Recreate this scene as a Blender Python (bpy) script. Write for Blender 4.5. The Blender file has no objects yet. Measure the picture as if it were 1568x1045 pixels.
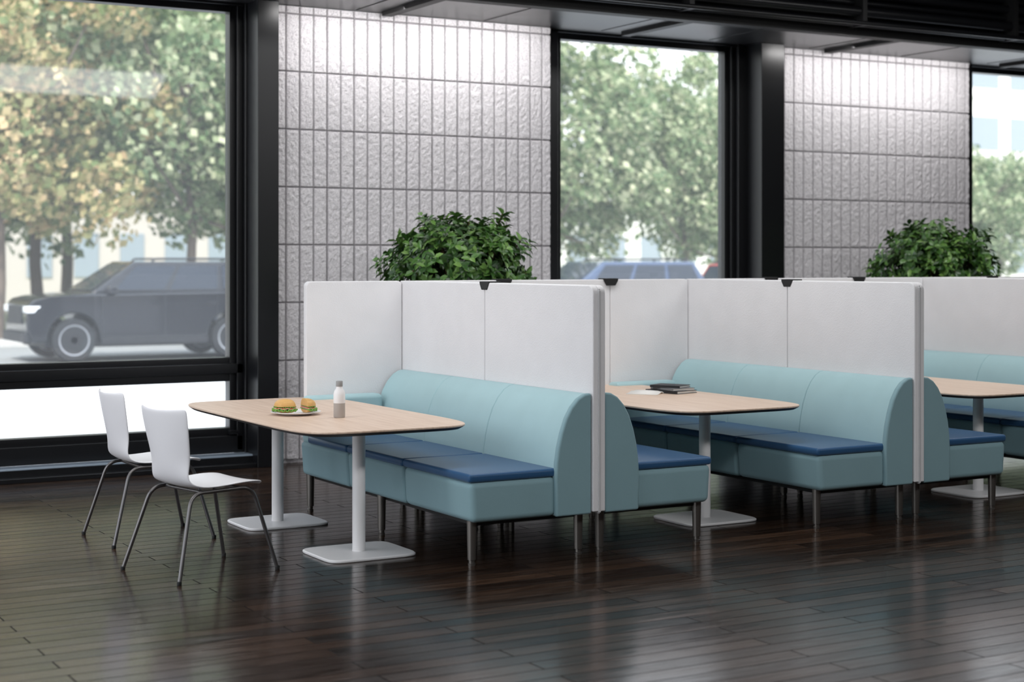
import bpy, bmesh, math, random
from mathutils import Vector, Matrix, noise
random.seed(7)
D=bpy.data; C=bpy.context
COL=C.scene.collection
try:
    C.scene.view_settings.view_transform='Standard'
    C.scene.view_settings.look='None'
except Exception: pass

# ---------------------------------------------------------------- helpers
def lin(c):
    return tuple(((v/255)/12.92 if v/255<=0.04045 else (((v/255)+.055)/1.055)**2.4) for v in c)+(1,)
def newmat(name):
    m=D.materials.new(name); m.use_nodes=True
    nt=m.node_tree; b=nt.nodes['Principled BSDF']
    return m,nt,b
def mat(name,rgb,rough=.5,metal=0,bump=0,scale=50,var=0,spec=.5,coat=0):
    m,nt,b=newmat(name)
    c=lin(rgb)
    b.inputs['Base Color'].default_value=c
    b.inputs['Roughness'].default_value=rough
    b.inputs['Metallic'].default_value=metal
    b.inputs['Specular IOR Level'].default_value=spec
    b.inputs['Coat Weight'].default_value=coat
    tc=nt.nodes.new('ShaderNodeTexCoord')
    nz=nt.nodes.new('ShaderNodeTexNoise'); nz.inputs['Scale'].default_value=scale
    nz.inputs['Detail'].default_value=3
    nt.links.new(tc.outputs['Object'],nz.inputs['Vector'])
    if bump:
        bp=nt.nodes.new('ShaderNodeBump'); bp.inputs['Strength'].default_value=bump
        bp.inputs['Distance'].default_value=.01
        nt.links.new(nz.outputs['Fac'],bp.inputs['Height']); nt.links.new(bp.outputs['Normal'],b.inputs['Normal'])
    if var:
        r=nt.nodes.new('ShaderNodeMixRGB'); r.blend_type='MULTIPLY'; r.inputs[0].default_value=var
        r.inputs[1].default_value=c
        nt.links.new(nz.outputs['Fac'],r.inputs[2]); nt.links.new(r.outputs[0],b.inputs['Base Color'])
    return m
def fabric(name,rgb,scale=220,bump=.25,rough=.85,rows=160):
    m,nt,b=newmat(name)
    b.inputs['Roughness'].default_value=rough
    b.inputs['Specular IOR Level'].default_value=.25
    b.inputs['Sheen Weight'].default_value=.1
    tc=nt.nodes.new('ShaderNodeTexCoord')
    ck=nt.nodes.new('ShaderNodeTexVoronoi'); ck.inputs['Scale'].default_value=rows
    nz=nt.nodes.new('ShaderNodeTexNoise'); nz.inputs['Scale'].default_value=6
    nt.links.new(tc.outputs['Object'],ck.inputs['Vector']); nt.links.new(tc.outputs['Object'],nz.inputs['Vector'])
    mr=nt.nodes.new('ShaderNodeMapRange'); mr.inputs[3].default_value=.95; mr.inputs[4].default_value=1.03
    nt.links.new(nz.outputs['Fac'],mr.inputs[0])
    mx=nt.nodes.new('ShaderNodeMixRGB'); mx.blend_type='MULTIPLY'; mx.inputs[0].default_value=1; mx.inputs[1].default_value=lin(rgb)
    nt.links.new(mr.outputs[0],mx.inputs[2]); nt.links.new(mx.outputs[0],b.inputs['Base Color'])
    bp=nt.nodes.new('ShaderNodeBump'); bp.inputs['Strength'].default_value=bump; bp.inputs['Distance'].default_value=.002
    nt.links.new(ck.outputs['Distance'],bp.inputs['Height']); nt.links.new(bp.outputs['Normal'],b.inputs['Normal'])
    return m
def empty(name,loc=(0,0,0),rz=0):
    e=D.objects.new(name,None); COL.objects.link(e); e.location=loc; e.rotation_euler[2]=rz; e.empty_display_size=.1
    return e
def mobj(name,verts,faces,mats,parent=None,smooth=False,bevel=0,seg=3,midx=None,loc=None):
    me=D.meshes.new(name); me.from_pydata([tuple(v) for v in verts],[],faces)
    for m in (mats if isinstance(mats,(list,tuple)) else [mats]): me.materials.append(m)
    if midx:
        for p,i in zip(me.polygons,midx): p.material_index=i
    bm=bmesh.new(); bm.from_mesh(me); bmesh.ops.recalc_face_normals(bm,faces=bm.faces); bm.to_mesh(me); bm.free()
    if smooth:
        for p in me.polygons: p.use_smooth=True
    o=D.objects.new(name,me); COL.objects.link(o)
    if parent: o.parent=parent
    if loc: o.location=loc
    if bevel:
        b=o.modifiers.new('bevel','BEVEL'); b.width=bevel; b.segments=seg; b.limit_method='ANGLE'; b.angle_limit=math.radians(35)
        b.harden_normals=False
        for p in me.polygons: p.use_smooth=True
        w=o.modifiers.new('wn','WEIGHTED_NORMAL'); w.keep_sharp=False
    return o
BF=[(0,3,2,1),(4,5,6,7),(0,1,5,4),(1,2,6,5),(2,3,7,6),(3,0,4,7)]
def bv(x0,x1,y0,y1,z0,z1):
    return [(x0,y0,z0),(x1,y0,z0),(x1,y1,z0),(x0,y1,z0),(x0,y0,z1),(x1,y0,z1),(x1,y1,z1),(x0,y1,z1)]
def box(name,x0,x1,y0,y1,z0,z1,m,parent=None,bevel=0,seg=3):
    if x0>x1: x0,x1=x1,x0
    return mobj(name,bv(x0,x1,y0,y1,z0,z1),BF,m,parent,bevel=bevel,seg=seg)
def boxes(name,lst,m,parent=None,bevel=0,seg=2,midx=None):
    V=[];F=[];I=[]
    for k,b in enumerate(lst):
        n=len(V); x0,x1,y0,y1,z0,z1=b[:6]
        V+=bv(min(x0,x1),max(x0,x1),y0,y1,z0,z1); F+=[tuple(i+n for i in f) for f in BF]
        I+=[b[6] if len(b)>6 else 0]*6
    return mobj(name,V,F,m,parent,bevel=bevel,seg=seg,midx=I)
def lathe(name,prof,m,parent=None,n=32,loc=None,midx=None):
    V=[];F=[];I=[]
    for (r,z) in prof:
        for k in range(n):
            a=2*math.pi*k/n; V.append((r*math.cos(a),r*math.sin(a),z))
    for j in range(len(prof)-1):
        for k in range(n):
            F.append((j*n+k,j*n+(k+1)%n,(j+1)*n+(k+1)%n,(j+1)*n+k)); I.append(midx[j] if midx else 0)
    F.append(tuple(range(n))); I.append(midx[0] if midx else 0)
    F.append(tuple((len(prof)-1)*n+k for k in range(n))); I.append(midx[-1] if midx else 0)
    o=mobj(name,V,F,m,parent,smooth=True,midx=I,loc=loc)
    try:
        o.data.set_sharp_from_angle(angle=math.radians(40))
    except Exception: pass
    return o
def tube(name,pts,r,m,parent=None,fil=.04,cyc=False):
    P=[Vector(p) for p in pts]; out=[P[0]]
    for i in range(1,len(P)-1):
        a,b,c=P[i-1],P[i],P[i+1]
        d1=(a-b); d2=(c-b); f=min(fil,d1.length*.49,d2.length*.49)
        s=b+d1.normalized()*f; e=b+d2.normalized()*f
        for k in range(7):
            t=k/6; out.append(s*(1-t)**2+b*2*t*(1-t)+e*t*t)
    out.append(P[-1])
    cu=D.curves.new(name,'CURVE'); cu.dimensions='3D'; sp=cu.splines.new('POLY'); sp.points.add(len(out)-1)
    for q,v in zip(sp.points,out): q.co=(*v,1)
    cu.bevel_depth=r; cu.bevel_resolution=4; cu.use_fill_caps=True; cu.materials.append(m)
    o=D.objects.new(name,cu); COL.objects.link(o)
    if parent: o.parent=parent
    return o
def extrude_profile(name,prof,y0,y1,m,parent=None,bevel=0,seg=3,tx=lambda p:p):
    n=len(prof)
    V=[tx((p[0],y0,p[1])) for p in prof]+[tx((p[0],y1,p[1])) for p in prof]
    F=[tuple(range(n)),tuple(range(n,2*n))]+[(i,(i+1)%n,n+(i+1)%n,n+i) for i in range(n)]
    return mobj(name,V,F,m,parent,bevel=bevel,seg=seg)

# ---------------------------------------------------------------- materials
M_panel=fabric('panel_fabric',(230,229,231),rows=130,bump=.35)
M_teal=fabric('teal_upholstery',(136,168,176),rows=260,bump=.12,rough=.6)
M_teal_l=fabric('teal_upholstery_lit',(168,200,205),rows=260,bump=.12,rough=.55)  # same fabric as the seats; light on the backs put into a paler colour
M_blue=fabric('blue_seat_vinyl',(46,86,126),rows=260,bump=.08,rough=.36)
M_leg=mat('brushed_metal',(120,116,112),.35,.8)
M_white=mat('white_powdercoat',(238,237,238),.4)
M_shell=mat('white_plastic',(230,229,232),.38)
M_black=mat('black_frame',(16,17,20),.32)
M_blackm=mat('black_matte',(14,14,15),.6)
M_edge=mat('partition_edge_grey',(200,200,202),.45)
M_chair=mat('chair_tube_metal',(112,110,110),.3,.85)
M_dark=mat('dark_edge',(34,28,26),.5)
M_ceil=mat('ceiling_dark_panel',(38,38,40),.32,.0,bump=.1,scale=120)
M_ceil2=mat('ceiling_grey',(84,84,86),.8)
M_wall=mat('wall_paint_charcoal',(74,73,72),.8)
M_pot=mat('planter_grey',(90,90,92),.6)
M_soil=mat('soil',(50,36,26),.95,bump=.6,scale=60)
M_stem=mat('plant_stem',(84,66,44),.8)
M_bark=mat('tree_bark',(110,100,92),.9,bump=.5,scale=12)
M_conc=mat('sidewalk_concrete',(226,228,230),.9,scale=4,var=.08)
M_asph=mat('road_asphalt',(150,154,156),.9,scale=3,var=.1)
M_curb=mat('curb',(190,190,188),.9)
M_grass=mat('grass',(150,160,120),.95,scale=3,var=.3)

def m_wood():
    m,nt,b=newmat('oak_laminate'); b.inputs['Roughness'].default_value=.42
    tc=nt.nodes.new('ShaderNodeTexCoord'); mp=nt.nodes.new('ShaderNodeMapping'); mp.inputs['Scale'].default_value=(38,1.6,8)
    nz=nt.nodes.new('ShaderNodeTexNoise'); nz.inputs['Scale'].default_value=1.6; nz.inputs['Detail'].default_value=6; nz.inputs['Distortion'].default_value=.4
    cr=nt.nodes.new('ShaderNodeValToRGB'); cr.color_ramp.elements[0].position=.3; cr.color_ramp.elements[1].position=.7
    cr.color_ramp.elements[0].color=lin((208,180,158)); cr.color_ramp.elements[1].color=lin((228,204,184))
    nt.links.new(tc.outputs['Object'],mp.inputs[0]); nt.links.new(mp.outputs[0],nz.inputs['Vector'])
    nt.links.new(nz.outputs['Fac'],cr.inputs[0]); nt.links.new(cr.outputs[0],b.inputs['Base Color'])
    return m
M_wood=m_wood()
def m_floor():
    m,nt,b=newmat('dark_wood_planks')
    N=nt.nodes; L=nt.links
    tc=N.new('ShaderNodeTexCoord')
    br=N.new('ShaderNodeTexBrick'); br.offset=.37; br.offset_frequency=2; br.squash=1
    br.inputs['Scale'].default_value=1; br.inputs['Brick Width'].default_value=1.7; br.inputs['Row Height'].default_value=.125
    br.inputs['Mortar Size'].default_value=.0038; br.inputs['Mortar Smooth'].default_value=.25; br.inputs['Bias'].default_value=0
    br.inputs['Color1'].default_value=(0,0,0,1); br.inputs['Color2'].default_value=(1,1,1,1); br.inputs['Mortar'].default_value=(.5,.5,.5,1)
    L.new(tc.outputs['Object'],br.inputs['Vector'])
    cr=N.new('ShaderNodeValToRGB'); e=cr.color_ramp.elements; e[0].color=lin((35,26,21)); e[1].color=lin((66,49,38)); L.new(br.outputs['Color'],cr.inputs[0])
    cmb=N.new('ShaderNodeVectorMath'); cmb.operation='MULTIPLY_ADD'; cmb.inputs[1].default_value=(7,3,0); L.new(br.outputs['Color'],cmb.inputs[0]); L.new(tc.outputs['Object'],cmb.inputs[2])
    mp=N.new('ShaderNodeMapping'); mp.inputs['Scale'].default_value=(1.0,13,1); L.new(cmb.outputs[0],mp.inputs[0])
    nz=N.new('ShaderNodeTexNoise'); nz.inputs['Scale'].default_value=2.8; nz.inputs['Detail'].default_value=6; nz.inputs['Distortion'].default_value=1.4
    L.new(mp.outputs[0],nz.inputs['Vector'])
    mr=N.new('ShaderNodeMapRange'); mr.inputs[1].default_value=.3; mr.inputs[2].default_value=.7; mr.inputs[3].default_value=.45; mr.inputs[4].default_value=1.4
    L.new(nz.outputs['Fac'],mr.inputs[0])
    mx=N.new('ShaderNodeMixRGB'); mx.blend_type='MULTIPLY'; mx.inputs[0].default_value=1
    L.new(cr.outputs[0],mx.inputs[1]); L.new(mr.outputs[0],mx.inputs[2])
    mo=N.new('ShaderNodeMixRGB'); mo.inputs[2].default_value=lin((5,4,4)); L.new(br.outputs['Fac'],mo.inputs[0]); L.new(mx.outputs[0],mo.inputs[1]); L.new(mo.outputs[0],b.inputs['Base Color'])
    r2=N.new('ShaderNodeMapRange'); r2.inputs[1].default_value=.3; r2.inputs[2].default_value=.7; r2.inputs[3].default_value=.12; r2.inputs[4].default_value=.24; L.new(nz.outputs['Fac'],r2.inputs[0])
    r3=N.new('ShaderNodeMath'); r3.operation='MULTIPLY_ADD'; r3.inputs[1].default_value=.6; L.new(br.outputs['Fac'],r3.inputs[0]); L.new(r2.outputs[0],r3.inputs[2]); L.new(r3.outputs[0],b.inputs['Roughness'])
    sl=N.new('ShaderNodeMath'); sl.operation='MULTIPLY_ADD'; sl.inputs[1].default_value=-.26; sl.inputs[2].default_value=.32; L.new(br.outputs['Fac'],sl.inputs[0]); L.new(sl.outputs[0],b.inputs['Specular IOR Level'])
    sp=N.new('ShaderNodeSeparateXYZ'); L.new(tc.outputs['Object'],sp.inputs[0])
    dv=N.new('ShaderNodeMath'); dv.operation='DIVIDE'; dv.inputs[1].default_value=.125; L.new(sp.outputs['Y'],dv.inputs[0])
    fr=N.new('ShaderNodeMath'); fr.operation='FRACT'; L.new(dv.outputs[0],fr.inputs[0])
    bwc=N.new('ShaderNodeMath'); bwc.operation='SUBTRACT'; bwc.inputs[1].default_value=.5; L.new(br.outputs['Color'],bwc.inputs[0])
    tl=N.new('ShaderNodeMath'); tl.operation='MULTIPLY'; L.new(fr.outputs[0],tl.inputs[0]); L.new(bwc.outputs[0],tl.inputs[1])
    n2=N.new('ShaderNodeTexNoise'); n2.inputs['Scale'].default_value=5; n2.inputs['Detail'].default_value=1; L.new(tc.outputs['Object'],n2.inputs['Vector'])
    m3=N.new('ShaderNodeMath'); m3.operation='MULTIPLY_ADD'; m3.inputs[1].default_value=.8; L.new(n2.outputs['Fac'],m3.inputs[0]); L.new(tl.outputs[0],m3.inputs[2])
    ml=N.new('ShaderNodeMath'); ml.operation='MULTIPLY_ADD'; ml.inputs[1].default_value=.20; L.new(nz.outputs['Fac'],ml.inputs[0]); L.new(m3.outputs[0],ml.inputs[2])
    ad=N.new('ShaderNodeMath'); ad.operation='MULTIPLY_ADD'; ad.inputs[1].default_value=-1.0
    L.new(br.outputs['Fac'],ad.inputs[0]); L.new(ml.outputs[0],ad.inputs[2])
    bp=N.new('ShaderNodeBump'); bp.inputs['Strength'].default_value=.28; bp.inputs['Distance'].default_value=.003
    L.new(ad.outputs[0],bp.inputs['Height']); L.new(bp.outputs['Normal'],b.inputs['Normal'])
    return m
M_floor=m_floor()
def m_leaf(name,cols,rough=.4,trans=0):
    m,nt,b=newmat(name); g=nt.nodes.new('ShaderNodeNewGeometry'); cr=nt.nodes.new('ShaderNodeValToRGB')
    e=cr.color_ramp.elements
    while len(e)<len(cols): e.new(.5)
    for i,c in enumerate(cols):
        e[i].position=i/(len(cols)-1); e[i].color=lin(c)
    nt.links.new(g.outputs['Random Per Island'],cr.inputs[0]); nt.links.new(cr.outputs[0],b.inputs['Base Color'])
    b.inputs['Roughness'].default_value=rough
    if trans:
        t=nt.nodes.new('ShaderNodeBsdfTranslucent'); mx=nt.nodes.new('ShaderNodeMixShader'); mx.inputs[0].default_value=trans
        nt.links.new(cr.outputs[0],t.inputs[0]); nt.links.new(b.outputs[0],mx.inputs[1]); nt.links.new(t.outputs[0],mx.inputs[2])
        nt.links.new(mx.outputs[0],nt.nodes['Material Output'].inputs[0])
    return m
M_pleaf=m_leaf('shrub_leaf',[(34,60,28),(56,92,40),(80,120,54),(116,152,78)],.33)
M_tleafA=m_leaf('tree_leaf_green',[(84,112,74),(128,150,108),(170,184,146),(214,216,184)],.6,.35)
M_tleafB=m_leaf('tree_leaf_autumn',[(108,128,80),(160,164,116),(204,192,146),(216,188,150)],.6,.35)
def m_glass():
    m,nt,b=newmat('window_glass')
    t=nt.nodes.new('ShaderNodeBsdfTransparent'); g=nt.nodes.new('ShaderNodeBsdfGlossy'); g.inputs['Roughness'].default_value=.03
    d=nt.nodes.new('ShaderNodeBsdfTranslucent'); d.inputs[0].default_value=(.95,.97,1,1)  # translucent veil added to the glass, standing in for outdoor haze
    mx=nt.nodes.new('ShaderNodeMixShader'); mx.inputs[0].default_value=.035
    m2=nt.nodes.new('ShaderNodeMixShader'); m2.inputs[0].default_value=.085
    nt.links.new(t.outputs[0],m2.inputs[1]); nt.links.new(d.outputs[0],m2.inputs[2])
    nt.links.new(m2.outputs[0],mx.inputs[1]); nt.links.new(g.outputs[0],mx.inputs[2]); nt.links.new(mx.outputs[0],nt.nodes['Material Output'].inputs[0])
    nt.nodes.remove(b); return m
M_glass=m_glass()
def m_tile():
    m,nt,b=newmat('split_face_block'); b.inputs['Roughness'].default_value=1; b.inputs['Specular IOR Level'].default_value=0
    N=nt.nodes; L=nt.links
    at=N.new('ShaderNodeAttribute'); at.attribute_name='groove_shade'  # groove mask: shade in the grooves is painted as darker colour
    tc=N.new('ShaderNodeTexCoord'); nz=N.new('ShaderNodeTexNoise'); nz.inputs['Scale'].default_value=80; nz.inputs['Detail'].default_value=4
    L.new(tc.outputs['Object'],nz.inputs['Vector'])
    cr=N.new('ShaderNodeValToRGB'); cr.color_ramp.elements[0].position=.3; cr.color_ramp.elements[1].position=.6
    cr.color_ramp.elements[0].color=lin((198,195,198)); cr.color_ramp.elements[1].color=lin((232,229,232)); L.new(nz.outputs['Fac'],cr.inputs[0])
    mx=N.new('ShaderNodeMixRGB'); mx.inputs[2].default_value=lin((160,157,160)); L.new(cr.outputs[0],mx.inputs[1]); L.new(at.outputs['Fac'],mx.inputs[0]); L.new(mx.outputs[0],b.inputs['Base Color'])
    bp=N.new('ShaderNodeBump'); bp.inputs['Strength'].default_value=.6; bp.inputs['Distance'].default_value=.010; L.new(nz.outputs['Fac'],bp.inputs['Height']); L.new(bp.outputs['Normal'],b.inputs['Normal'])
    return m
M_tile=m_tile()

# ---------------------------------------------------------------- room shell
XL,XR,YB,YW=-1.8,17,-2,12.5
mobj('floor',bv(XL,XR,YB,12.8,-.08,0),BF,M_floor)
ce=empty('ceiling')
box('soffit',XL,XR,11.2,12.8,3.76,4.6,M_ceil,ce)
box('upper_slab',XL,XR,YB,11.2,4.3,4.6,M_ceil2,ce)
bt=[]
x=-1.4
while x<16.5:
    bt.append((x,x+.09,11.22,12.34,3.725,3.76)); x+=2.42
boxes('batten',bt,M_blackm,ce)
jo=[(x0,x0+.010,11.22,12.34,3.756,3.761) for x0 in [-1.7+1.22*k for k in range(16)]]
boxes('panel_joint',jo,M_blackm,ce)
box('fascia_edge',XL,XR,11.1,11.22,3.70,3.86,M_blackm,ce)
for i,(yy,zz,r) in enumerate([(11.03,3.80,.035),(10.96,3.89,.045),(11.03,3.98,.03),(11.0,4.06,.04),(11.05,4.15,.035),(10.9,3.78,.02)]):
    o=tube('conduit_%d'%i,[(XL,yy,zz),(XR,yy,zz)],r,M_black,ce)
cl=[]
x=-1.5
while x<16.5:
    cl.append((x,x+.05,10.9,11.1,3.76,4.3)); x+=1.9
boxes('conduit_clamp',cl,M_blackm,ce)
box('wall_right',XR,XR+.2,YB,12.8,0,4.6,M_wall)
box('wall_rear',XL,XR,YB-.2,YB,0,4.6,M_wall)
box('left_light_blocker',XL-.2,XL,YB,4.0,0,4.6,M_wall)  # unseen solid section added to keep side light off camera-facing faces
wl=empty('window_4')
boxes('mullion',[(XL-.1,XL,4+k*2.9,4.08+k*2.9,0,4.3) for k in range(4)]+[(XL-.1,XL,4.0,12.8,4.2,4.6),(XL-.1,XL,4.0,12.8,.0,.1)],M_black,wl)

def tile_wall(name,x0,x1,z1=3.76,sub=12,seed=0):
    rng=random.Random(seed)
    rib=.1225; row=.475; st=rib/sub; sz=row/round(row/st)
    xs=[x0+i*st for i in range(int((x1-x0)/st)+1)]+[x1]
    j0=-int((1.794-.03)/sz)
    zs=[1.794+j*sz for j in range(j0,int((z1-1.794)/sz)+1)]
    V=[];F=[];A=[]
    for z in zs:
        q=(z-1.794)/row+1e-6
        rz=q%1; dz=min(rz,1-rz)*row; ri=math.floor(q)
        for x in xs:
            k=math.floor((x-x0)/rib+1e-6); rx=((x-x0)/rib+1e-6)%1; dx=min(rx,1-rx)*rib
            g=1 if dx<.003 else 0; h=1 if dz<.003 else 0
            d=max((.022 if round((x-x0)/rib)%2==0 else .015)*g,.018*h)
            edge=min(1,min(dx/.028,dz/.028))
            n1=noise.noise(Vector((x*38+ri*7,z*30,k*3.1+seed)))
            d-=(.0065*n1+.0016*rng.uniform(-1,1))*(.5+.5*edge)-.004*(1-edge)
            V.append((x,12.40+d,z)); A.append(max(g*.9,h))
    w=len(xs)
    for j in range(len(zs)-1):
        for i in range(w-1):
            a=j*w+i; F.append((a,a+1,a+w+1,a+w))
    n=len(V)
    V+=bv(x0,x1,12.43,12.8,0,z1); F+=[tuple(q+n for q in f) for f in BF]
    A+=[0]*8
    o=mobj(name,V,F,M_tile,smooth=False)
    at=o.data.attributes.new('groove_shade','FLOAT','POINT')
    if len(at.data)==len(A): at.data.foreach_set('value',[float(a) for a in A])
    return o
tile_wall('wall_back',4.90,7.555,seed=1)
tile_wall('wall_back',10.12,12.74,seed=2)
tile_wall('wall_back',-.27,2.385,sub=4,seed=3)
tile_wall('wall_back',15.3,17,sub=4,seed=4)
def window(name,x0,x1,pill):
    w=empty(name)
    box('pillar',pill[0],pill[1],12.25,12.8,0,3.76,M_black,w,bevel=.004)
    fr=[]
    gl0,gl1=x0+.2,x1-.16
    fr+= [(x0,gl0-.06,12.5,12.72,0,3.76),(gl0-.06,gl0,12.55,12.68,.15,3.74),(gl1,gl1+.05,12.57,12.68,.15,3.74),(gl1+.05,gl1+.10,12.53,12.70,.12,3.75),(gl1+.10,pill[0]+.02,12.48,12.72,0,3.76)]
    fr+= [(x0,x1,12.5,12.72,3.74,3.76),(gl0,gl1,12.56,12.68,3.69,3.745)]
    fr+= [(gl0,gl1,12.57,12.68,.82,.874),(gl0-.06,gl1+.1,12.53,12.70,.745,.825),(gl0,gl1,12.57,12.68,.68,.75),(gl0,gl1,12.57,12.68,.235,.30),(x0,x1,12.53,12.72,.10,.24)]
    boxes('frame',fr,M_black,w,bevel=.004,seg=1)
    box('handle',gl1-.02,gl1+.06,12.5,12.56,.255,.28,M_black,w)
    mobj('glass_upper',[(gl0,12.62,.87),(gl1,12.62,.87),(gl1,12.62,3.70),(gl0,12.62,3.70)],[(0,1,2,3)],M_glass,w)
    mobj('glass_lower',[(gl0,12.62,.29),(gl1,12.62,.29),(gl1,12.62,.70),(gl0,12.62,.70)],[(0,1,2,3)],M_glass,w)
    return w
window('window_1',2.385,4.76,(4.72,4.90))
window('window_2',7.56,9.80,(9.84,10.12))
window('window_3',12.75,15.1,(15.02,15.3))
window('window_5',-1.8,-.42,(-.45,-.27))
M_ledge=mat('sill_sky_gloss',(150,164,178),.14)  # sky reflection put into the ledge top as pale blue
for i,(a,b) in enumerate([(2.385,4.72),(7.56,9.84),(12.74,15.02),(-1.8,-.45)]):
    e=empty('baseboard_back')
    box('ledge',a,b,12.36,12.53,.085,.10,M_ledge,e,bevel=.004)
    box('ledge_body',a,b,12.36,12.53,0,.085,M_black,e)
    box('kick',a,b,12.27,12.36,0,.035,M_black,e,bevel=.003)

# ---------------------------------------------------------------- booths
Y0,Y1=7.66,10.03
SEC=[7.66,8.485,9.275,10.03]
def sofa(xp,s):
    e=empty('booth_sofa',(xp,0,0))
    X=lambda u:s*u
    for i in range(3):
        a,b=SEC[i]+(.001 if i else 0),SEC[i+1]-.001
        V=[]
        for (z,fu) in ((.24,.795),(.462,.81)):
            V+=[(X(.26),a,z),(X(fu),a,z),(X(fu),b,z),(X(.26),b,z)]
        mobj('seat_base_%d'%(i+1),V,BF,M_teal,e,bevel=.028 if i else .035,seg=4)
        pe=b-(.13 if i==2 else 0)
        box('seat_pad_%d'%(i+1),X(.25),X(.815),a+.002,pe-.002,.460,.507,M_blue,e,bevel=.018,seg=4)
        prof=[(.045,.24),(.272,.24),(.275,.46),(.270,.54),(.258,.62),(.238,.70),(.208,.78),(.172,.84),(.13,.885),(.09,.908),(.045,.915)]
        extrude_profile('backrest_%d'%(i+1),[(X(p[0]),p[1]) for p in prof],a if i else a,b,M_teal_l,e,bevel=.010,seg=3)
    prof=[(.045,.238),(.277,.238),(.280,.46),(.275,.54),(.263,.62),(.243,.70),(.213,.783),(.176,.845),(.133,.89),(.09,.913),(.045,.919)]
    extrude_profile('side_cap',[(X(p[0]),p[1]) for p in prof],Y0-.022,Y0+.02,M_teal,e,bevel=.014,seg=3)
    box('end_arm',X(.26),X(.80),Y1-.13,Y1,.45,.765,M_teal_l,e,bevel=.03,seg=4)
    boxes('underframe',[(X(.1),X(.74),Y0+.08,Y1-.08,.215,.245)],M_blackm,e)
    k=0
    for yy in (7.74,8.88,9.98):
        for u in (.072,.757):
            k+=1
            lathe('leg_%d'%k,[(.0,.0),(.020,.0),(.021,.012),(.017,.014),(.017,.03),(.023,.032),(.027,.245)],M_leg,e,n=20,loc=(X(u),yy,0))
    return e
def rpanel(name,axis,a0,a1,c,th,z0,z1,m,e,r=.05):
    P=[(a0,z0),(a1,z0)]
    for k in range(7):
        t=k/6*math.pi/2; P.append((a1-r+r*math.cos(t),z1-r+r*math.sin(t)))
    for k in range(7):
        t=math.pi/2+k/6*math.pi/2; P.append((a0+r+r*math.cos(t),z1-r+r*math.sin(t)))
    n=len(P)
    if axis=='y': V=[(c-th/2,p[0],p[1]) for p in P]+[(c+th/2,p[0],p[1]) for p in P]
    else: V=[(p[0],c-th/2,p[1]) for p in P]+[(p[0],c+th/2,p[1]) for p in P]
    F=[tuple(range(n)),tuple(range(n,2*n))]+[(i,(i+1)%n,n+(i+1)%n,n+i) for i in range(n)]
    return mobj(name,V,F,m,e,bevel=.008,seg=3)
def clip(name,axis,a,c,z,e):
    w,wb=.062,.036
    pr=[(-w,z+.008),(w,z+.008),(w-.004,z-.01),(wb,z-.045),(-wb,z-.045),(-w+.004,z-.01)]
    t=.046
    if axis=='y': V=[(c-t,a+p[0],p[1]) for p in pr]+[(c+t,a+p[0],p[1]) for p in pr]
    else: V=[(a+p[0],c-t,p[1]) for p in pr]+[(a+p[0],c+t,p[1]) for p in pr]
    n=6
    F=[tuple(range(n)),tuple(range(n,2*n))]+[(i,(i+1)%n,n+(i+1)%n,n+i) for i in range(n)]
    mobj(name,V,F,M_blackm,e,bevel=.004)
ZT=1.524
def partition(xp,leftx,rightx):
    e=empty('booth_partition')
    YM=8.885
    for sgn in (-1,1):
        c=xp+sgn*.0215
        rpanel('panel_side','y',Y0-.03,YM-.003,c,.041,.25,ZT,M_panel,e)
        rpanel('panel_side','y',YM+.003,10.10,c,.041,.25,ZT,M_panel,e,r=.02)
    box('core',xp-.004,xp+.004,Y0-.030,10.10,.24,ZT-.02,M_edge,e)
    box('edge_trim',xp-.008,xp+.008,Y0-.036,Y0-.024,.245,ZT-.03,M_edge,e,bevel=.003)
    clip('clip_top','y',YM,xp,ZT,e)
    yc=10.075
    rpanel('return_panel','x',xp-.757,xp-.045,yc,.05,.25,ZT,M_panel,e,r=.035)
    if rightx:
        rpanel('return_panel','x',xp+.045,xp+.757,yc,.05,.25,ZT,M_panel,e,r=.035)
        rpanel('bridge_panel','x',xp+.760,rightx-.760,yc,.05,.25,ZT,M_panel,e,r=.01)
        clip('clip_bridge','x',xp+.76,yc,ZT,e); clip('clip_bridge','x',rightx-.76,yc,ZT,e)
    boxes('foot',[(xp-.010,xp+.010,8.6,8.63,0,.25),(xp-.010,xp+.010,9.9,9.93,0,.25)],M_leg,e)
PX=[4.972,7.405,9.838,12.271]
for i,xp in enumerate(PX):
    partition(xp,None,PX[i+1] if i+1<len(PX) else None)
    sofa(xp,-1)
    if i+1<len(PX): sofa(xp,1)

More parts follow.
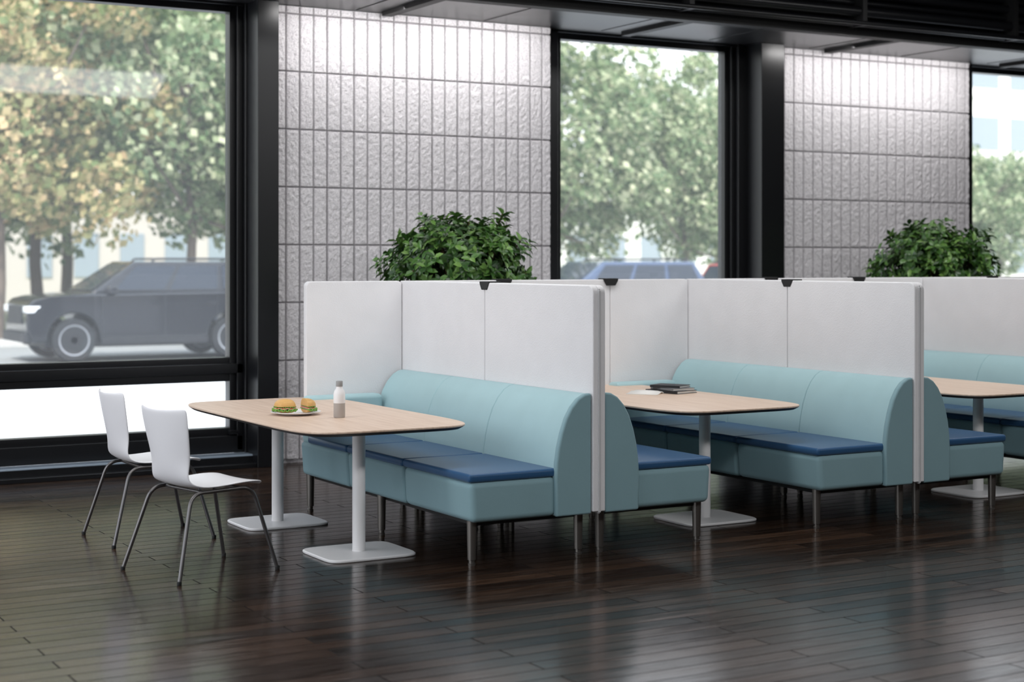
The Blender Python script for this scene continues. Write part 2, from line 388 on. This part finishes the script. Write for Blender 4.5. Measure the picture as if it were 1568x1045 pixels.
# ---------------------------------------------------------------- tables
def outline(hx,hy,n=96,p=5.2,ph=0):
    o=[]
    for k in range(n):
        a=2*math.pi*k/n; c,s=math.cos(a),math.sin(a)
        o.append((hx*math.copysign(abs(c)**(2/p),c),hy*math.copysign(abs(s)**(2/p),s)))
    return o
def slab(name,levels,m,parent,loc=None,p=6.5,smooth=False):
    V=[];F=[];n=96
    for (hx,hy,z) in levels: V+=[(a,b,z) for a,b in outline(hx,hy,n,p)]
    for j in range(len(levels)-1):
        for k in range(n): F.append((j*n+k,j*n+(k+1)%n,(j+1)*n+(k+1)%n,(j+1)*n+k))
    F.append(tuple(range(n))); F.append(tuple((len(levels)-1)*n+k for k in range(n)))
    o=mobj(name,V,F,m,parent,loc=loc,smooth=True)
    try: o.data.set_sharp_from_angle(angle=math.radians(30))
    except Exception: pass
    return o
def table(cx,cy):
    e=empty('booth_table',(cx,cy,0))
    slab('tabletop',[(.526,1.098,.728),(.530,1.102,.732),(.530,1.102,.738),(.528,1.100,.741)],M_wood,e)
    slab('tabletop_edge',[(.47,1.04,.708),(.506,1.078,.713),(.527,1.099,.7275)],M_dark,e)
    for i,dy in enumerate((-.69,.54)):
        lathe('column_%d'%(i+1),[(.037,.016),(.037,.70)],M_white,e,n=32,loc=(-.045,dy,0))
        lathe('mount_%d'%(i+1),[(.10,.695),(.10,.709)],M_white,e,n=32,loc=(-.045,dy,0))
        slab('base_%d'%(i+1),[(.268,.235,0.0),(.272,.239,.004),(.272,.239,.012),(.266,.233,.017)],M_white,e,loc=(-.045,dy,0),p=7)
    return e
TX,TY=3.88,9.07
for i in range(4): table(TX+i*2.433,TY)

# ---------------------------------------------------------------- chairs
def chair(loc,rz):
    e=empty('dining_chair',loc,rz)
    prof=[(.268,.450,.190),(.254,.470,.210),(.15,.476,.222),(.04,.468,.226),(-.06,.462,.222),(-.140,.466,.206),(-.192,.492,.184),(-.216,.54,.180),(-.230,.61,.190),(-.246,.70,.208),(-.262,.79,.222),(-.273,.865,.230),(-.277,.894,.222)]
    nu=13; V=[];F=[]
    for j,(x,z,h) in enumerate(prof):
        b=min(1,max(0,(z-.48)/.12))
        for i in range(nu):
            u=-1+2*i/(nu-1)
            dx=.045*b*u*u; dz=(1-b)*(.010*u*u)-(.012*(1-u*u) if j>=11 else 0)
            if j==0: dx-= .02*abs(u)**3
            V.append((x+dx,h*u,z+dz))
    for j in range(len(prof)-1):
        for i in range(nu-1):
            a=j*nu+i; F.append((a,a+1,a+nu+1,a+nu))
    o=mobj('shell',V,F,M_shell,e,smooth=True)
    sd=o.modifiers.new('solid','SOLIDIFY'); sd.thickness=.011; sd.offset=0
    ss=o.modifiers.new('sub','SUBSURF'); ss.levels=2; ss.render_levels=2
    for s,nm in ((-1,'leg_frame_right'),(1,'leg_frame_left')):
        tube(nm,[(-.31,s*.285,.008),(-.185,s*.20,.446),(.195,s*.19,.450),(.31,s*.262,.008)],.0105,M_chair,e,fil=.07)
        k=0
        for x,y in ((-.31,.285),(.31,.262)):
            k+=1; lathe('glide_%d'%k,[(.012,0),(.013,.012),(.011,.02)],M_blackm,e,n=16,loc=(x,s*y,0))
    tube('cross_rail_front',[(.13,-.192,.448),(.13,.192,.448)],.009,M_chair,e)
    tube('cross_rail_rear',[(-.10,-.195,.444),(-.10,.195,.444)],.009,M_chair,e)
chair((2.90,8.36,0),math.radians(13))
chair((2.975,9.52,0),math.radians(2))

# ---------------------------------------------------------------- table items
ZT2=.7415
def plate_food(x,y):
    e=empty('sandwich_plate',(x,y,ZT2),math.radians(-25))
    lathe('plate',[(.0,.0),(.085,.0),(.09,.004),(.148,.016),(.150,.019),(.146,.020),(.09,.008),(.0,.007)],M_white,e,n=48)
    mb=mat('bread_crust',(226,176,104),.55,bump=.3,scale=40,var=.2); ml=mat('lettuce',(116,166,58),.5,scale=40,var=.3); mt=mat('tomato',(210,84,52),.35); mh=mat('ham',(236,178,158),.45)
    def half(nm,dx,dy,rz,tilt):
        h=empty(nm,(dx,dy,.012)); h.parent=e; h.rotation_euler=(tilt,0,rz)
        def dome(name,z0,hz,rx,ry,m):
            V=[];F=[];n=20
            for j in range(7):
                t=j/6*math.pi/2; r=math.cos(t)**.7
                for k in range(n+1):
                    a=math.pi*k/n
                    w=1+.04*math.sin(a*5)
                    V.append((rx*r*math.cos(a)*w,ry*r*math.sin(a)*w,z0+hz*math.sin(t)))
            for j in range(6):
                for k in range(n): F.append((j*(n+1)+k,j*(n+1)+k+1,(j+1)*(n+1)+k+1,(j+1)*(n+1)+k))
            F.append(tuple(range(n+1)))
            F.append(tuple([j*(n+1) for j in range(7)]+[j*(n+1)+n for j in range(6,-1,-1)]))
            return mobj(name,V,F,m,h,smooth=False)
        dome('bun_bottom',.018,-.018,.066,.062,mb); dome('bun_top',.040,.044,.070,.068,mb)
        def wavy(name,z,r,amp,fq,m,th):
            V=[(0,0,z)];F=[];n=48
            for rr,am in ((r*.7,amp*.3),(r,amp)):
                for q in range(n+1):
                    a=math.pi*q/n; V.append((rr*math.cos(a),rr*math.sin(a)-.010*(1-abs(math.cos(a))),z+am*math.sin(a*fq)))
            for q in range(n): F+=[(0,1+q,2+q),(1+q,n+2+q,n+3+q,2+q)]
            lo=mobj(name,V,F,m,h,smooth=True); sm=lo.modifiers.new('s','SOLIDIFY'); sm.thickness=th
        wavy('lettuce',.022,.084,.008,19,ml,.005); wavy('ham',.030,.073,.003,9,mh,.005); wavy('tomato',.034,.070,.001,3,mt,.006); wavy('lettuce_top',.038,.074,.004,15,ml,.003)
    half('sandwich_half_1',-.058,-.02,math.radians(150),.0)
    half('sandwich_half_2',.05,.0,math.radians(-70),.0)
plate_food(3.72,9.03)
mg=mat('bottle_grey',(176,170,166),.35); mc=mat('bottle_cap',(150,150,150),.4)
be=empty('water_bottle',(3.87,8.73,ZT2))
lathe('bottle_body',[(.0,.0),(.031,.0),(.034,.004),(.034,.085),(.0345,.087),(.0345,.135),(.030,.155),(.019,.172),(.017,.186)],[M_white,mg],be,n=40,midx=[1,1,1,0,0,0,0,0,0])
lathe('bottle_cap',[(.019,.182),(.020,.184),(.020,.212),(.018,.215)],mc,be,n=32)
def books(x,y):
    e=empty('book_stack',(x,y,ZT2),math.radians(8))
    mk=mat('book_cover_dark',(38,38,42),.5); mp=mat('book_pages',(232,230,226),.8); mgc=mat('book_cover_grey',(120,122,126),.5)
    def bk(n,cx,cy,w,h,z0,t,m,r):
        g=empty(n,(cx,cy,0),r); g.parent=e
        boxes('cover',[(-w/2,w/2,-h/2,h/2,z0,z0+.003),(-w/2,w/2,-h/2,h/2,z0+t-.003,z0+t),(-w/2,-w/2+.003,-h/2,h/2,z0,z0+t)],m,g)
        box('pages',-w/2+.003,w/2-.004,-h/2+.004,h/2-.004,z0+.003,z0+t-.003,mp,g)
    bk('book_1',0,0,.21,.29,0,.020,mk,.1)
    bk('book_2',.005,-.01,.19,.26,.020,.017,mgc,-.12)
    bk('book_3',0,.01,.17,.23,.037,.016,mk,.35)
    g=empty('magazine',(-.16,.06,0),.5); g.parent=e
    V=[];F=[];n=12
    for i in range(n+1):
        t=-1+2*i/n; xx=t*.16; zz=.004+.012*math.exp(-((abs(t)-.25)/.3)**2)*(0 if abs(t)<.02 else 1)
        V+=[(xx,-.11,zz),(xx,.11,zz)]
    for i in range(n): F.append((2*i,2*i+2,2*i+3,2*i+1))
    o=mobj('magazine_pages',V,F,mp,g,smooth=True); s=o.modifiers.new('s','SOLIDIFY'); s.thickness=.006
books(6.62,9.24)

# ---------------------------------------------------------------- shrubs
def leafgeo(V,F,c,d,up,L,W):
    side=d.cross(up)
    if side.length<1e-4: side=Vector((1,0,0))
    side.normalize(); nrm=side.cross(d).normalized()
    n=len(V)
    V+= [c, c+d*L*.3+side*W*.42+nrm*W*.12, c+d*L*.65+side*W*.40+nrm*W*.10, c+d*L-nrm*L*.12, c+d*L*.65-side*W*.40+nrm*W*.10, c+d*L*.3-side*W*.42+nrm*W*.12, c+d*L*.35, c+d*L*.68-nrm*L*.03]
    F+= [(n,n+1,n+6),(n+1,n+2,n+7,n+6),(n+2,n+3,n+7),(n+3,n+4,n+7),(n+4,n+5,n+6,n+7),(n+5,n,n+6)]
def rv():
    while True:
        v=Vector((random.uniform(-1,1),random.uniform(-1,1),random.uniform(-1,1)))
        if .05<v.length<1: return v.normalized()
def shrub(x,y,R,zc,H,seed):
    random.seed(seed)
    e=empty('potted_shrub',(x,y,0))
    lathe('planter',[(.0,.0),(.20,.0),(.21,.01),(.27,.62),(.275,.64),(.255,.64),(.25,.58),(.0,.58)],M_pot,e,n=40)
    lathe('soil',[(.0,.575),(.25,.59),(.0,.60)],M_soil,e,n=24)
    V=[];F=[];stems=[]
    for i in range(640):
        d=rv()
        if d.z<-.55: d.z*=-1
        lump=1+.17*noise.noise(d*2.6+Vector((seed,0,0)))*2
        rr=random.choice((1,1,.92,.8,.62))*random.uniform(.88,1.06)*lump
        tip=Vector((d.x*R*rr,d.y*R*rr,zc+d.z*H*rr))
        ax=(d*.9+Vector((0,0,.35))+rv()*.4).normalized()
        a=random.uniform(0,6); t1=ax.orthogonal().normalized(); t2=ax.cross(t1)
        nl=random.randint(7,10)
        for k in range(nl):
            an=a+k*2.4; out=(t1*math.cos(an)+t2*math.sin(an)); f=k/nl
            dd=(out*(1-.35*f)+ax*(.05+.5*f)-Vector((0,0,.18))).normalized()
            leafgeo(V,F,tip-ax*.06*(1-f),dd,ax,random.uniform(.062,.10),random.uniform(.036,.052))
        if i%14==0: stems.append(tip)
    mobj('foliage',V,F,M_pleaf,e,smooth=False)
    for i in range(5):
        a=i*1.26
        tube('trunk_%d'%i,[(.04*math.cos(a),.04*math.sin(a),.58),(.07*math.cos(a),.07*math.sin(a),.9),(.3*R*math.cos(a),.3*R*math.sin(a),zc-.1),(.6*R*math.cos(a),.6*R*math.sin(a),zc+.25)],.014,M_stem,e,fil=.15)
    for i,t in enumerate(stems):
        tube('branch_%d'%i,[(0,0,zc-.3),(t.x*.5,t.y*.5,zc-.1+(t.z-zc)*.3),tuple(t)],.006,M_stem,e,fil=.1)
shrub(5.93,11.05,.60,1.52,.48,11)
shrub(10.92,11.05,.56,1.52,.50,23)

# ---------------------------------------------------------------- exterior
GZ=-.1
ex=empty('street')
box('sidewalk',-40,110,12.8,22.5,GZ-.2,GZ,M_conc,ex)
box('plaza',-40,XL-.2,-30,12.8,GZ-.2,GZ,M_conc,ex)
box('road',-40,110,22.5,34,GZ-.3,GZ-.01,M_asph,ex)
box('far_sidewalk',-40,110,34.2,38,GZ-.2,GZ+.05,M_conc,ex)
box('curb',-40,110,34,34.2,GZ-.2,GZ+.06,M_curb,ex)
box('lawn',-60,160,38,120,GZ-.2,GZ+.04,M_grass,ex)
def street_tree(meshes,x,y,s,rz):
    e=empty('street_tree',(x,y,GZ+.06),rz); e.scale=(s,s,s)
    for nm,me in meshes:
        o=D.objects.new(nm,me); COL.objects.link(o); o.parent=e
def make_tree(seed,leafm,nleaf=17000,Hc=4.9,R=3.4,Rz=3.6):
    random.seed(seed)
    V=[];F=[]
    def limb(a,b,r0,r1,n=8):
        d=(b-a).normalized(); t=d.orthogonal().normalized(); u=d.cross(t); k0=len(V)
        for c,r in ((a,r0),((a+b)/2+t*.06,(r0+r1)/2),(b,r1)):
            for k in range(n):
                an=2*math.pi*k/n; V.append(c+(t*math.cos(an)+u*math.sin(an))*r)
        for j in range(2):
            for k in range(n): F.append((k0+j*n+k,k0+j*n+(k+1)%n,k0+(j+1)*n+(k+1)%n,k0+(j+1)*n+k))
    limb(Vector((0,0,0)),Vector((.05,0,2.2)),.12,.09); limb(Vector((.05,0,2.2)),Vector((0,.1,Hc+1.5)),.09,.04)
    cl=[]
    for i in range(64):
        d=rv(); rr=random.uniform(.35,1)
        c=Vector((d.x*R*rr,d.y*R*rr,Hc+d.z*Rz*rr)); cl.append((c,random.uniform(.5,1.0)))
        if i%4==0: limb(Vector((0,0,random.uniform(2.2,4.5))),c,.05,.015,6)
    tr=D.meshes.new('trunk'); tr.from_pydata([tuple(v) for v in V],[],F); tr.materials.append(M_bark)
    V=[];F=[]
    for i in range(nleaf):
        c,r=random.choice(cl); p=c+rv()*r*random.uniform(.3,1)**.5
        a=rv(); b=a.orthogonal().normalized(); s=random.uniform(.06,.13); n=len(V)
        q=a.cross(b)
        V+=[p+b*s,p+q*s*.7,p-b*s,p-q*s*.7]; F.append((n,n+1,n+2,n+3))
    lf=D.meshes.new('foliage'); lf.from_pydata([tuple(v) for v in V],[],F); lf.materials.append(leafm)
    return [('trunk',tr),('foliage',lf)]
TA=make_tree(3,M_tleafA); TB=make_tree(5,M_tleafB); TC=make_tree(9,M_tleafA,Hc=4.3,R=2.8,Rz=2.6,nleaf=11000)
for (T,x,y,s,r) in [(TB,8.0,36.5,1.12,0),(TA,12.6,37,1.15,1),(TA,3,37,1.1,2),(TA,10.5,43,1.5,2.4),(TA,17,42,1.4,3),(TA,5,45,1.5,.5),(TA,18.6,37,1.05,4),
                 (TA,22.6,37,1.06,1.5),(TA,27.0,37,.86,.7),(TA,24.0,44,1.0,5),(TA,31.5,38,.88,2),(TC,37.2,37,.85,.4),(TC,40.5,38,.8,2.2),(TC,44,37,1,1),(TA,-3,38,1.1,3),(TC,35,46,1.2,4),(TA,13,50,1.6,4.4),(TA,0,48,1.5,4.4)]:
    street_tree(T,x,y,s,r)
M_bld=mat('building_white',(236,236,234),.8); M_bwin=mat('building_glass',(150,162,174),.25); M_bld2=mat('building_grey',(196,190,186),.85)
def building(x0,x1,y0,h,m,fl=3.2,bay=3.0):
    e=empty('building')
    box('body',x0,x1,y0,y0+14,GZ,h,m,e)
    w=[];z=1.0
    while z+1.7<h:
        xx=x0+.7
        while xx+bay-.9<x1-.3:
            w.append((xx,xx+bay-.9,y0-.06,y0+.05,z,z+1.8)); xx+=bay
        z+=fl
    boxes('windows',w,M_bwin,e)
    boxes('cornice',[(x0-.2,x1+.2,y0-.3,y0,h-.4,h)]+[(x0-.05,x1+.05,y0-.15,y0,k*fl+.45,k*fl+.65) for k in range(1,int(h/fl))],m,e)
building(-6,26,66,4.4,M_bld2,bay=1.9); building(30,52,62,4.6,M_bld,bay=2.0); building(58,96,64,15,M_bld,3.4,3.4)
building(-40,-8,64,12,M_bld)
# cars
M_tire=mat('tire',(34,37,42),.8); M_rim=mat('rim_metal',(170,174,180),.3,.7); M_cwin=mat('car_glass',(40,48,60),.06); M_lamp=mat('headlamp',(235,240,245),.15); M_tail=mat('tail_lamp',(170,50,45),.2); M_trim=mat('car_trim',(34,37,43),.5)
def car(x,y,paint,sc=1.0,flip=False):
    e=empty('car',(x,y,GZ),math.pi if flip else 0); e.scale=(sc,sc,sc)
    def arc(cx,r,n=14,a0=math.pi,a1=0): return [(cx+r*math.cos(a0+(a1-a0)*k/n),.40+r*math.sin(a0+(a1-a0)*k/n)) for k in range(n+1)]
    wf,wr=-1.43,1.45
    prof=[(-2.12,.34),(-2.20,.50),(-2.22,.80),(-2.19,1.00),(-2.10,1.09),(-1.85,1.14),(-1.2,1.19),(2.34,1.22),(2.44,1.08),(2.47,.62),(2.40,.36)]
    bot=[(wr+.46,.33)]+arc(wr,.45,a0=0,a1=math.pi)+[(wr-.46,.30),(wf+.46,.30)]+arc(wf,.45,a0=0,a1=math.pi)+[(wf-.46,.33)]
    tp=lambda p:(p[0],p[1]*(.86 if p[0]<-2.0 else 1),p[2])
    extrude_profile('body',prof+bot,-.96,.96,paint,e,bevel=.05,seg=3,tx=tp)
    box('underbody',-1.9,1.9,-.80,.80,.25,.6,M_trim,e)
    b0,b1,t0,t1=-1.15,2.38,-.30,2.05; wb,wt,zb,zt=.90,.72,1.18,1.75
    V=[(b0,-wb,zb),(b1,-wb,zb),(b1,wb,zb),(b0,wb,zb),(t0,-wt,zt),(t1,-wt,zt),(t1,wt,zt),(t0,wt,zt)]
    mobj('cabin',V,BF,paint,e,bevel=.06,seg=3)
    def pane(n,quad,uv,off):
        A,B,Cc,Dd=[Vector(q) for q in quad]
        def pt(u,v): return (A*(1-u)+B*u)*(1-v)+(Dd*(1-u)+Cc*u)*v
        vs=[pt(u,v)+Vector(off) for u,v in uv]; ob=mobj(n,vs,[tuple(range(len(vs)))],M_cwin,e)
        s=ob.modifiers.new('s','SOLIDIFY'); s.thickness=.01
    for s in (-1,1):
        q=[(b0,s*wb,zb),(b1,s*wb,zb),(t1,s*wt,zt),(t0,s*wt,zt)]; o=(0,s*.008,.004)
        pane('window_front',q,[(.10,.12),(.37,.12),(.35,.86),(.06,.86)],o)
        pane('window_rear',q,[(.40,.12),(.66,.12),(.66,.86),(.38,.86)],o)
        pane('window_quarter',q,[(.69,.12),(.93,.12),(.94,.86),(.69,.86)],o)
        tube('roof_rail',[(t0+.35,s*.62,1.74),(t0+.4,s*.62,1.80),(t1-.15,s*.62,1.80),(t1-.1,s*.62,1.74)],.02,M_trim,e)
        boxes('sill_trim',[(-.96,.98,s*.955,s*.985,.30,.42) if s>0 else (-.96,.98,-.985,-.955,.30,.42)],M_trim,e)
        boxes('door_line',[(xx,xx+.012,min(s*.958,s*.963),max(s*.958,s*.963),.45,1.14) for xx in (-.95,.18,1.15)],M_trim,e)
        boxes('door_handle',[(xx,xx+.2,min(s*.95,s*.985),max(s*.95,s*.985),.99,1.03) for xx in (-.05,.95)],paint,e)
        box('mirror',-.86,-.70,min(s*.93,s*1.12),max(s*.93,s*1.12),1.18,1.32,paint,e,bevel=.03)
        box('headlight',-2.225,-1.98,min(s*.56,s*.86),max(s*.56,s*.86),.86,.98,M_lamp,e,bevel=.02)
        box('taillight',2.28,2.48,min(s*.70,s*.975),max(s*.70,s*.975),.85,1.08,M_tail,e,bevel=.02)
        for nm,wx in (('front',wf),('rear',wr)):
            w=empty('wheel_'+nm,(wx,s*.84,.38)); w.parent=e; w.rotation_euler[0]=math.pi/2
            lathe('tire',[(.25,-.11),(.36,-.11),(.38,-.08),(.38,.08),(.36,.11),(.25,.11)],M_tire,w,n=40)
            lathe('rim',[(.26,-.10),(.27,-.118),(.245,-.112),(.23,-.06),(.23,.06),(.245,.112),(.27,.118),(.26,.10)],M_rim,w,n=40)
            for k in range(5):
                a=k*2*math.pi/5
                g=box('spoke_%d'%k,.03,.25,-.035,.035,-.105,.105,M_rim,w,bevel=.008); g.rotation_euler[2]=a
            lathe('hub',[(.06,-.11),(.06,.11)],M_rim,w,n=20)
    pane('windshield',[(b0,-wb,zb),(b0,wb,zb),(t0,wt,zt),(t0,-wt,zt)],[(.08,.1),(.92,.1),(.9,.9),(.1,.9)],(-.01,0,.006))
    pane('rear_window',[(b1,-wb,zb),(b1,wb,zb),(t1,wt,zt),(t1,-wt,zt)],[(.08,.1),(.92,.1),(.9,.9),(.1,.9)],(.01,0,.006))
    box('grille',-2.235,-2.20,-.50,.50,.66,.98,M_trim,e,bevel=.01)
    box('bumper',-2.26,-2.12,-.80,.80,.34,.52,M_trim,e,bevel=.03)
P1=mat('car_paint_dark',(22,26,34),.22,0,coat=.5); P2=mat('car_paint_blue',(60,78,108),.2,.2,coat=.8); P3=mat('car_paint_red',(160,56,54),.3,coat=.5)
car(8.90,29.1,P1); car(18.9,29.1,P2); car(24.6,29.4,P3,.97,True); car(1.8,32,P3,.9); car(36,29.3,P2); car(13.6,32.4,P2,.95,True)

# ---------------------------------------------------------------- light
w=D.worlds.new('World'); C.scene.world=w; w.use_nodes=True
nt=w.node_tree; bg=nt.nodes['Background']
tc=nt.nodes.new('ShaderNodeTexCoord'); sx=nt.nodes.new('ShaderNodeSeparateXYZ'); cr=nt.nodes.new('ShaderNodeValToRGB')
nt.links.new(tc.outputs['Generated'],sx.inputs[0]); nt.links.new(sx.outputs['Z'],cr.inputs[0]); nt.links.new(cr.outputs[0],bg.inputs[0])
cr.color_ramp.elements[0].position=0; cr.color_ramp.elements[0].color=(.96,.98,1,1)
cr.color_ramp.elements[1].position=.6; cr.color_ramp.elements[1].color=(.80,.88,1,1)
bg.inputs[1].default_value=2.3
s=D.lights.new('sun','SUN'); s.energy=4.6; s.angle=.03; s.color=(1,.95,.87)
so=D.objects.new('sun',s); COL.objects.link(so); so.rotation_euler=Vector((.40,.62,-.80)).to_track_quat('-Z','Y').to_euler()
def area(name,loc,d,sx_,sy_,pw,col=(1,1,1)):
    l=D.lights.new(name,'AREA'); l.shape='RECTANGLE'; l.size=sx_; l.size_y=sy_; l.energy=pw; l.color=col
    o=D.objects.new(name,l); COL.objects.link(o); o.location=loc; o.rotation_euler=Vector(d).to_track_quat('-Z','Y').to_euler(); return o
for cx in (1.06,6.23,11.43):
    area('wall_washer_light',(cx,11.9,3.73),(0,.65,-1),2.5,.05,19,(1,.98,.97))
for cx in (1,5.5,10):
    area('fill_light',(cx,8.6,4.27),(0,0,-1),3.4,1.2,80)  # unseen fill panels added to brighten booths and back wall
    area('fill_light',(cx,3.0,4.27),(0,.5,-1),3.4,1.2,130)  # added fill aimed at the camera-facing sofa ends

# ---------------------------------------------------------------- camera
cam=D.cameras.new('camera'); co=D.objects.new('camera',cam); COL.objects.link(co)
co.location=(0,0,1.66); co.rotation_euler=(math.radians(90),0,math.radians(-30))
cam.sensor_width=36; cam.lens=2477/1568*36; cam.shift_y=-122.5/1568; cam.clip_end=500
cam.dof.use_dof=True; cam.dof.focus_distance=9.8; cam.dof.aperture_fstop=1.7
C.scene.camera=co
